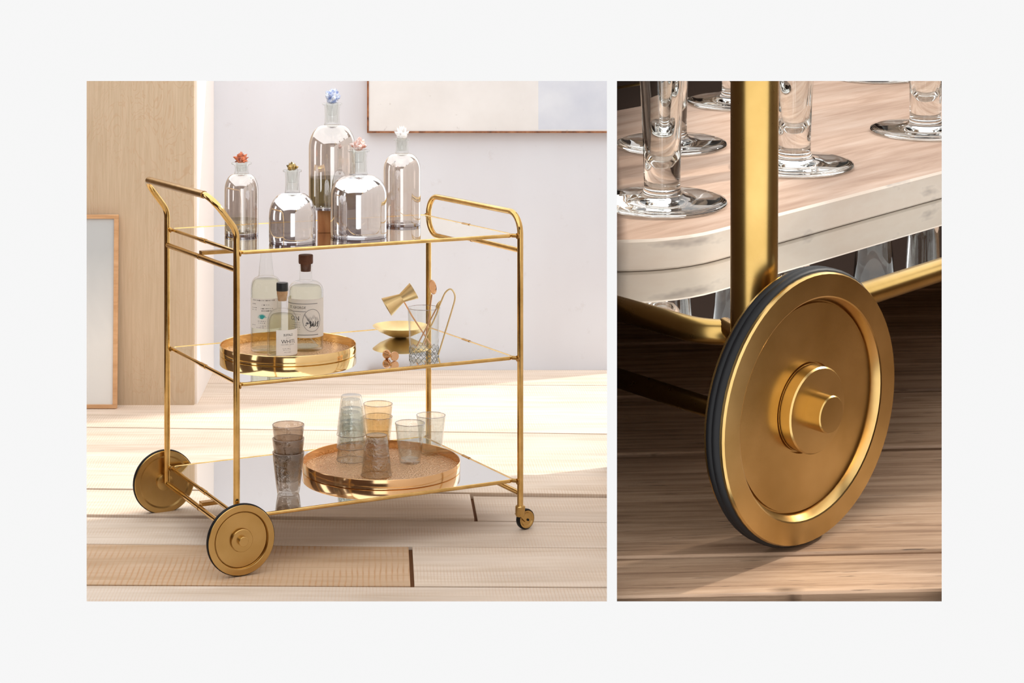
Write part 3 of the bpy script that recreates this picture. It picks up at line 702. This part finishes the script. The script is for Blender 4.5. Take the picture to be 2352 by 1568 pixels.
# jigger: double cone with a long handle
A = G(-.0928, -.006, .1165); B = G(-.0248, .004, .1553); Wst = A.lerp(B, .56)
M0 = Matrix.Translation(Wst); root = empty('jigger', M0); tag(root, 'brass double-cone jigger on a long handle resting in the mixing glass', 'jigger')
Mj = M0.inverted() @ align(A, B); ln_ = (B-A).length
MB().lathe([(.0240, 0), (.0250, .0), (.0115, ln_*.55), (.0118, ln_*.56), (.0220, ln_), (.0210, ln_), (.0100, ln_*.58), (0, ln_*.57), (0, ln_*.53), (.0100, ln_*.53)], 40).build('double_cup', MT['satin_brass'], root, M=Mj, ang=30)
hd = [Vector(Wst)-Wst, G(-.030, -.001, .094)-Wst, G(.0173, .004, .0215)-Wst]
MB().tube(hd, .0019, 10).build('handle', MT['copper'], root)
# bar spoon
P0 = G(.0025, .010, .0195); P1 = G(.0200, .012, .145)
root = empty('bar_spoon', Matrix.Translation(P0)); tag(root, 'copper bar spoon with oval bowl upright in the mixing glass', 'spoon')
MB().tube([(0, 0, 0), tuple(P1-P0)], [.0015, .0020], 10).build('handle', MT['copper'], root)
bm = bmesh.new(); bmesh.ops.create_uvsphere(bm, u_segments=24, v_segments=12, radius=1)
for q in bm.verts:
    y = q.co.y*.0035
    if q.co.y < 0: y = q.co.y*-.0012 if q.co.x**2+q.co.z**2 < .8 else y
    q.co = Vector((q.co.x*.0098, y, q.co.z*.0185))
bm.verts.index_update()
mb = MB(); mb.add([tuple(q.co) for q in bm.verts], [[q.index for q in fc.verts] for fc in bm.faces]); bm.free()
mb.build('bowl', MT['copper'], root, M=Matrix.Translation(P1-P0+Vector((.002, 0, .018))) @ Matrix.Rotation(radians(-12), 4, 'Y') @ Matrix.Rotation(radians(18), 4, 'Z'))
# muddling stick / small strainer spoon
P0 = G(-.0185, -.010, .0195); P1 = G(.0300, -.014, .1135)
root = empty('stirring_stick', Matrix.Translation(P0)); tag(root, 'copper stirring stick with a flattened tip leaning right in the mixing glass', 'bar tool')
MB().tube([(0, 0, 0), tuple(P1-P0)], .0017, 10).build('shaft', MT['copper'], root)
Mt = align(P1, P1+(P1-P0)); Mt.translation -= P0
MB().lathe([(0, 0), (.0024, .001), (.0044, .008), (.0040, .014), (.0018, .021), (0, .022)], 16).build('tip', MT['satin_brass'], root, M=Mt)
# tongs
root = empty('ice_tongs', Matrix.Translation(gp)); tag(root, 'slender brass U-shaped ice tongs hooked over the rim of the mixing glass', 'tongs')
pts = [Vector(p) for p in ((.0345, -.0325, .0035), (.052, -.036, .062), (.0690, -.037, .118), (.0752, -.036, .142), (.0735, -.034, .155), (.0655, -.031, .1645), (.0560, -.028, .160), (.0480, -.0255, .148), (.0360, -.022, .118), (.0300, -.0195, .100), (.0100, -.012, .055), (-.004, -.009, .024))]
sm = []
for i in range(len(pts)-1):
    p0, p1, p2, p3 = pts[max(i-1, 0)], pts[i], pts[i+1], pts[min(i+2, len(pts)-1)]
    for k in range(5):
        t = k/5; sm.append(.5*((2*p1)+(p2-p0)*t+(2*p0-5*p1+4*p2-p3)*t*t+(3*p1-p0-3*p2+p3)*t**3))
sm.append(pts[-1]); MB().tube(sm, .0019, 10).build('arm', MT['satin_brass'], root)
# bowl
bo = MB().lathe([(0, 0), (.012, .0), (.030, .004), (.056, .016), (.0728, .029), (.0733, .0298), (.0725, .0302), (.055, .0175), (.030, .006), (0, .0022)], 64).build('shallow_bowl', MT['satin_brass'], M=Matrix.Translation(PW(.584, .128, MID)), ang=60)
tag(bo, 'shallow satin brass bowl behind the mixing glass on the middle shelf', 'bowl')
# small rose-gold double-headed piece lying on the mirror
ctr = PW(.428, .388, MID+.0112)
ax = Vector((cos(radians(-52)), sin(radians(-52)), 0))
sp_ = MB().lathe([(0, -.0185), (.0108, -.0185), (.0112, -.0178), (.0112, -.013), (.0050, -.002), (.0050, .002), (.0112, .013), (.0112, .0178), (.0108, .0185), (0, .0185)], 32).build('stopper_knob', MT['copper'], M=Matrix.Translation(ctr) @ ax.to_track_quat('Z', 'Y').to_matrix().to_4x4(), ang=30)
tag(sp_, 'small rose-gold double-ended knob lying on the mirror in front of the brass bowl', 'bar tool')

# ================================================================== second display: enlarged cart corner on a raked plank stage
T_, RO, PSI = radians(7.0), radians(-1.363), radians(39.0)
CR_ = Vector((.59446, 2.35, CAM_H-.53024))
MF = Matrix.Translation(CR_) @ Matrix.Rotation(T_, 4, 'X') @ Matrix.Rotation(RO, 4, 'Y')      # stage frame
MR = MF @ Matrix.Rotation(PSI, 4, 'Z')                                                        # cart frame (u, -v, z)
FZ = -.1961
# stage floor
fl2 = MB(); fl2.add([(-.36, -.145, FZ-.05), (1.45, -.145, FZ-.05), (1.45, 2.42, FZ-.05), (-.36, 2.42, FZ-.05), (-.36, -.145, FZ-.028), (1.45, -.145, FZ-.028), (1.45, 2.42, FZ-.028), (-.36, 2.42, FZ-.028)],
        [(3, 2, 1, 0), (4, 5, 6, 7), (0, 1, 5, 4), (1, 2, 6, 5), (2, 3, 7, 6), (3, 0, 4, 7)])
fl2 = struct(fl2.build('floor', MT['gap'], smooth=False, M=MF))
ys = [-.14, -.022, .36, .63, .925, 1.25, 1.62, 2.0, 2.41]
random.seed(21)
for i in range(len(ys)-1):
    gp_ = .014 if i in (1, 2) else .006
    xl = -.36
    js = [xl, 1.42] if i % 2 == 0 else [xl, .95+.1*i, 1.42]
    for j in range(len(js)-1):
        a, b = js[j]+(.004 if j else 0), js[j+1]; y0, y1 = ys[i]+.001, ys[i+1]-gp_
        mid = Vector(((a+b)/2, (y0+y1)/2, FZ + random.uniform(-.002, 0)))
        mb = MB(); prism(mb, [(a-mid.x, y0-mid.y), (b-mid.x, y0-mid.y), (b-mid.x, y1-mid.y), (a-mid.x, y1-mid.y)], -.027, 0, bev=.003)
        mb.build('plank', MT['dark_plank'], fl2, smooth=False, M=Matrix.Translation(mid))
# added booth walls: darken the display and shape its light
mb = MB()
for (xa, ya, xb, yb, t) in ((.1347*2.21, 2.21, .1347*4.74, 4.74, .0035),):
    v = [(xa-t, ya, 0), (xa+t, ya, 0), (xb+t, yb, 0), (xb-t, yb, 0), (xa-t, ya, 1.25), (xa+t, ya, 1.25), (xb+t, yb, 1.25), (xb-t, yb, 1.25)]
    mb.add(v, [(3, 2, 1, 0), (4, 5, 6, 7), (0, 1, 5, 4), (2, 3, 7, 6)], 0); mb.add(v, [(1, 2, 6, 5)], 0); mb.add(v, [(3, 0, 4, 7)], 1)
struct(mb.build('added_mid_wall', [MT['booth'], MT['white_paint']], smooth=False))  # added divider; its white face bounces light into the cart's room
mb = MB(); mb.box((.63, 4.74, 0), (2.05, 4.77, 1.85)); struct(mb.build('added_booth_back', MT['booth'], smooth=False))  # added dark backing, tall enough to keep the sun off the display
mb = MB(); mb.box((2.03, 3.05, 0), (2.05, 4.74, 1.85)); mb.box((2.03, 2.21, 0), (2.05, 3.05, 1.20)); struct(mb.build('added_booth_right', MT['booth_side'], smooth=False))  # unseen, added to block sun; low front part lets light reach the wheel

CLIP_N = Vector((1, -.1347, 0)).normalized()
def clip_to_wall(o):
    """the display is built up against added_mid_wall: cut what would pass through it"""
    bpy.context.view_layer.update()
    Mi = o.matrix_world.inverted(); me = o.data
    p = Mi @ (CLIP_N*.0045); n = (o.matrix_world.to_3x3().transposed() @ CLIP_N).normalized()
    bm = bmesh.new(); bm.from_mesh(me)
    g_ = bmesh.ops.bisect_plane(bm, geom=bm.verts[:]+bm.edges[:]+bm.faces[:], plane_co=p, plane_no=n, clear_inner=True)
    e_ = [x for x in g_['geom_cut'] if isinstance(x, bmesh.types.BMEdge)]
    if e_: bmesh.ops.holes_fill(bm, edges=e_)
    bm.to_mesh(me); bm.free()
for o in [fl2]+list(fl2.children): clip_to_wall(o)
cart2 = empty('bar_cart', MR)
tag(cart2, 'close-up corner of a brass bar cart with one large grooved brass wheel on dark planks', 'bar cart')
wheel(cart2, Matrix.Rotation(radians(90), 4, 'X'), .1905, True)
pu, pv = -.026, -.083
MB().tube([C3(pu, pv, -.045), C3(pu, pv, .95)], .0325, 40).build('post', MT['brass_aged'], cart2)
MB().tube([C3(pu, pv-.02, -.034), C3(pu, -1.62, -.034)], .0150, 24).build('crossbar', MT['brass_aged'], cart2)
zr = .085
U1, V1 = 2.25, -1.70
sh = MB(); prism(sh, [(p[0], p[1]) for p in rrect(-.022, U1-.01, .138, -V1-.01, .065, 0, 12)], zr-.008, zr+.008)
sh = sh.build('shelf', MT['mirror'], cart2, smooth=False)
MB().tube(rrect(-.032, U1, .128, -V1, .075, zr-.007, 12), .0185, 20, closed=True).build('rail', MT['brass_aged'], sh)
MB().tube([C3(pu, pv-.02, zr), C3(-.006, -.152, zr)], .014, 16).build('bracket', MT['brass_dark'], sh)
# whitewashed board with rounded corners
zb0, zb1 = zr+.0085, zr+.0085+.052
bd = MB(); ol = [(p[0], p[1]) for p in rrect(.0, 2.12, .372, 1.26, .24, 0, 14)]
n_ = len(ol); prism(bd, ol, 0, zb1-zb0, 0, bev=.004)
bd.m = [0 if (len(f_) > 4) else 1 for f_ in bd.f]
bd = bd.build('serving_board', [MT['board'], MT['board_edge']], smooth=True, M=MR @ Matrix.Translation((0, 0, zb0)), ang=30)
tag(bd, 'thick whitewashed wooden board with rounded corners lying on the mirrored shelf', 'board')
# footed glasses standing on the board
def footed_glass():
    rb = .111
    out = [(0, 0), (rb*.80, 0), (rb*.97, .0015), (rb, .005), (rb*.985, .009), (rb*.90, .0115), (.060, .0135), (.040, .0165), (.0335, .022), (.0312, .032), (.0315, .060), (.0330, .12), (.0365, .20), (.043, .30), (.052, .42)]
    inn = [(.0505, .4215), (.049, .42), (.0395, .30), (.032, .20), (.0265, .12), (.0215, .082), (.012, .068), (0, .064)]
    return MB().lathe(out+inn, 64).build('footed_glass', MT['foot_glass'], ang=60)
pos = [(.314, -.556), (.717, -.891), (1.2, -1.122), (.725, -.592), (1.193, -.616), (1.735, -1.115)]
lab = ['thick-stemmed clear footed glass standing by the rounded board corner beside the brass post',
       'thick-stemmed clear footed glass standing directly behind the one at the rounded board corner',
       'clear footed glass far back on the board, foot half behind the brass post',
       'thick-stemmed clear footed glass just past the brass post above the wheel',
       'clear footed glass along the straight front edge of the board, farther from the brass post',
       'clear footed glass at the far end of the board, only its foot in view']
g0 = footed_glass(); gm = g0.data
for i, (u, v) in enumerate(pos):
    o = g0 if i == 0 else g0.copy()
    o.data = gm.copy() if i < 2 else gm
    if i: COL.objects.link(o)
    o.matrix_world = MR @ Matrix.Translation(C3(u, v, zb1+.0002)) @ Matrix.Rotation(i*1.3, 4, 'Z')
    tag(o, lab[i], 'glass', 'footed glasses on the board')
    if i < 2: clip_to_wall(o)
clip_to_wall(bd)
for o in [sh]+list(sh.children)+[c for c in cart2.children if c.name.startswith('crossbar')]: clip_to_wall(o)
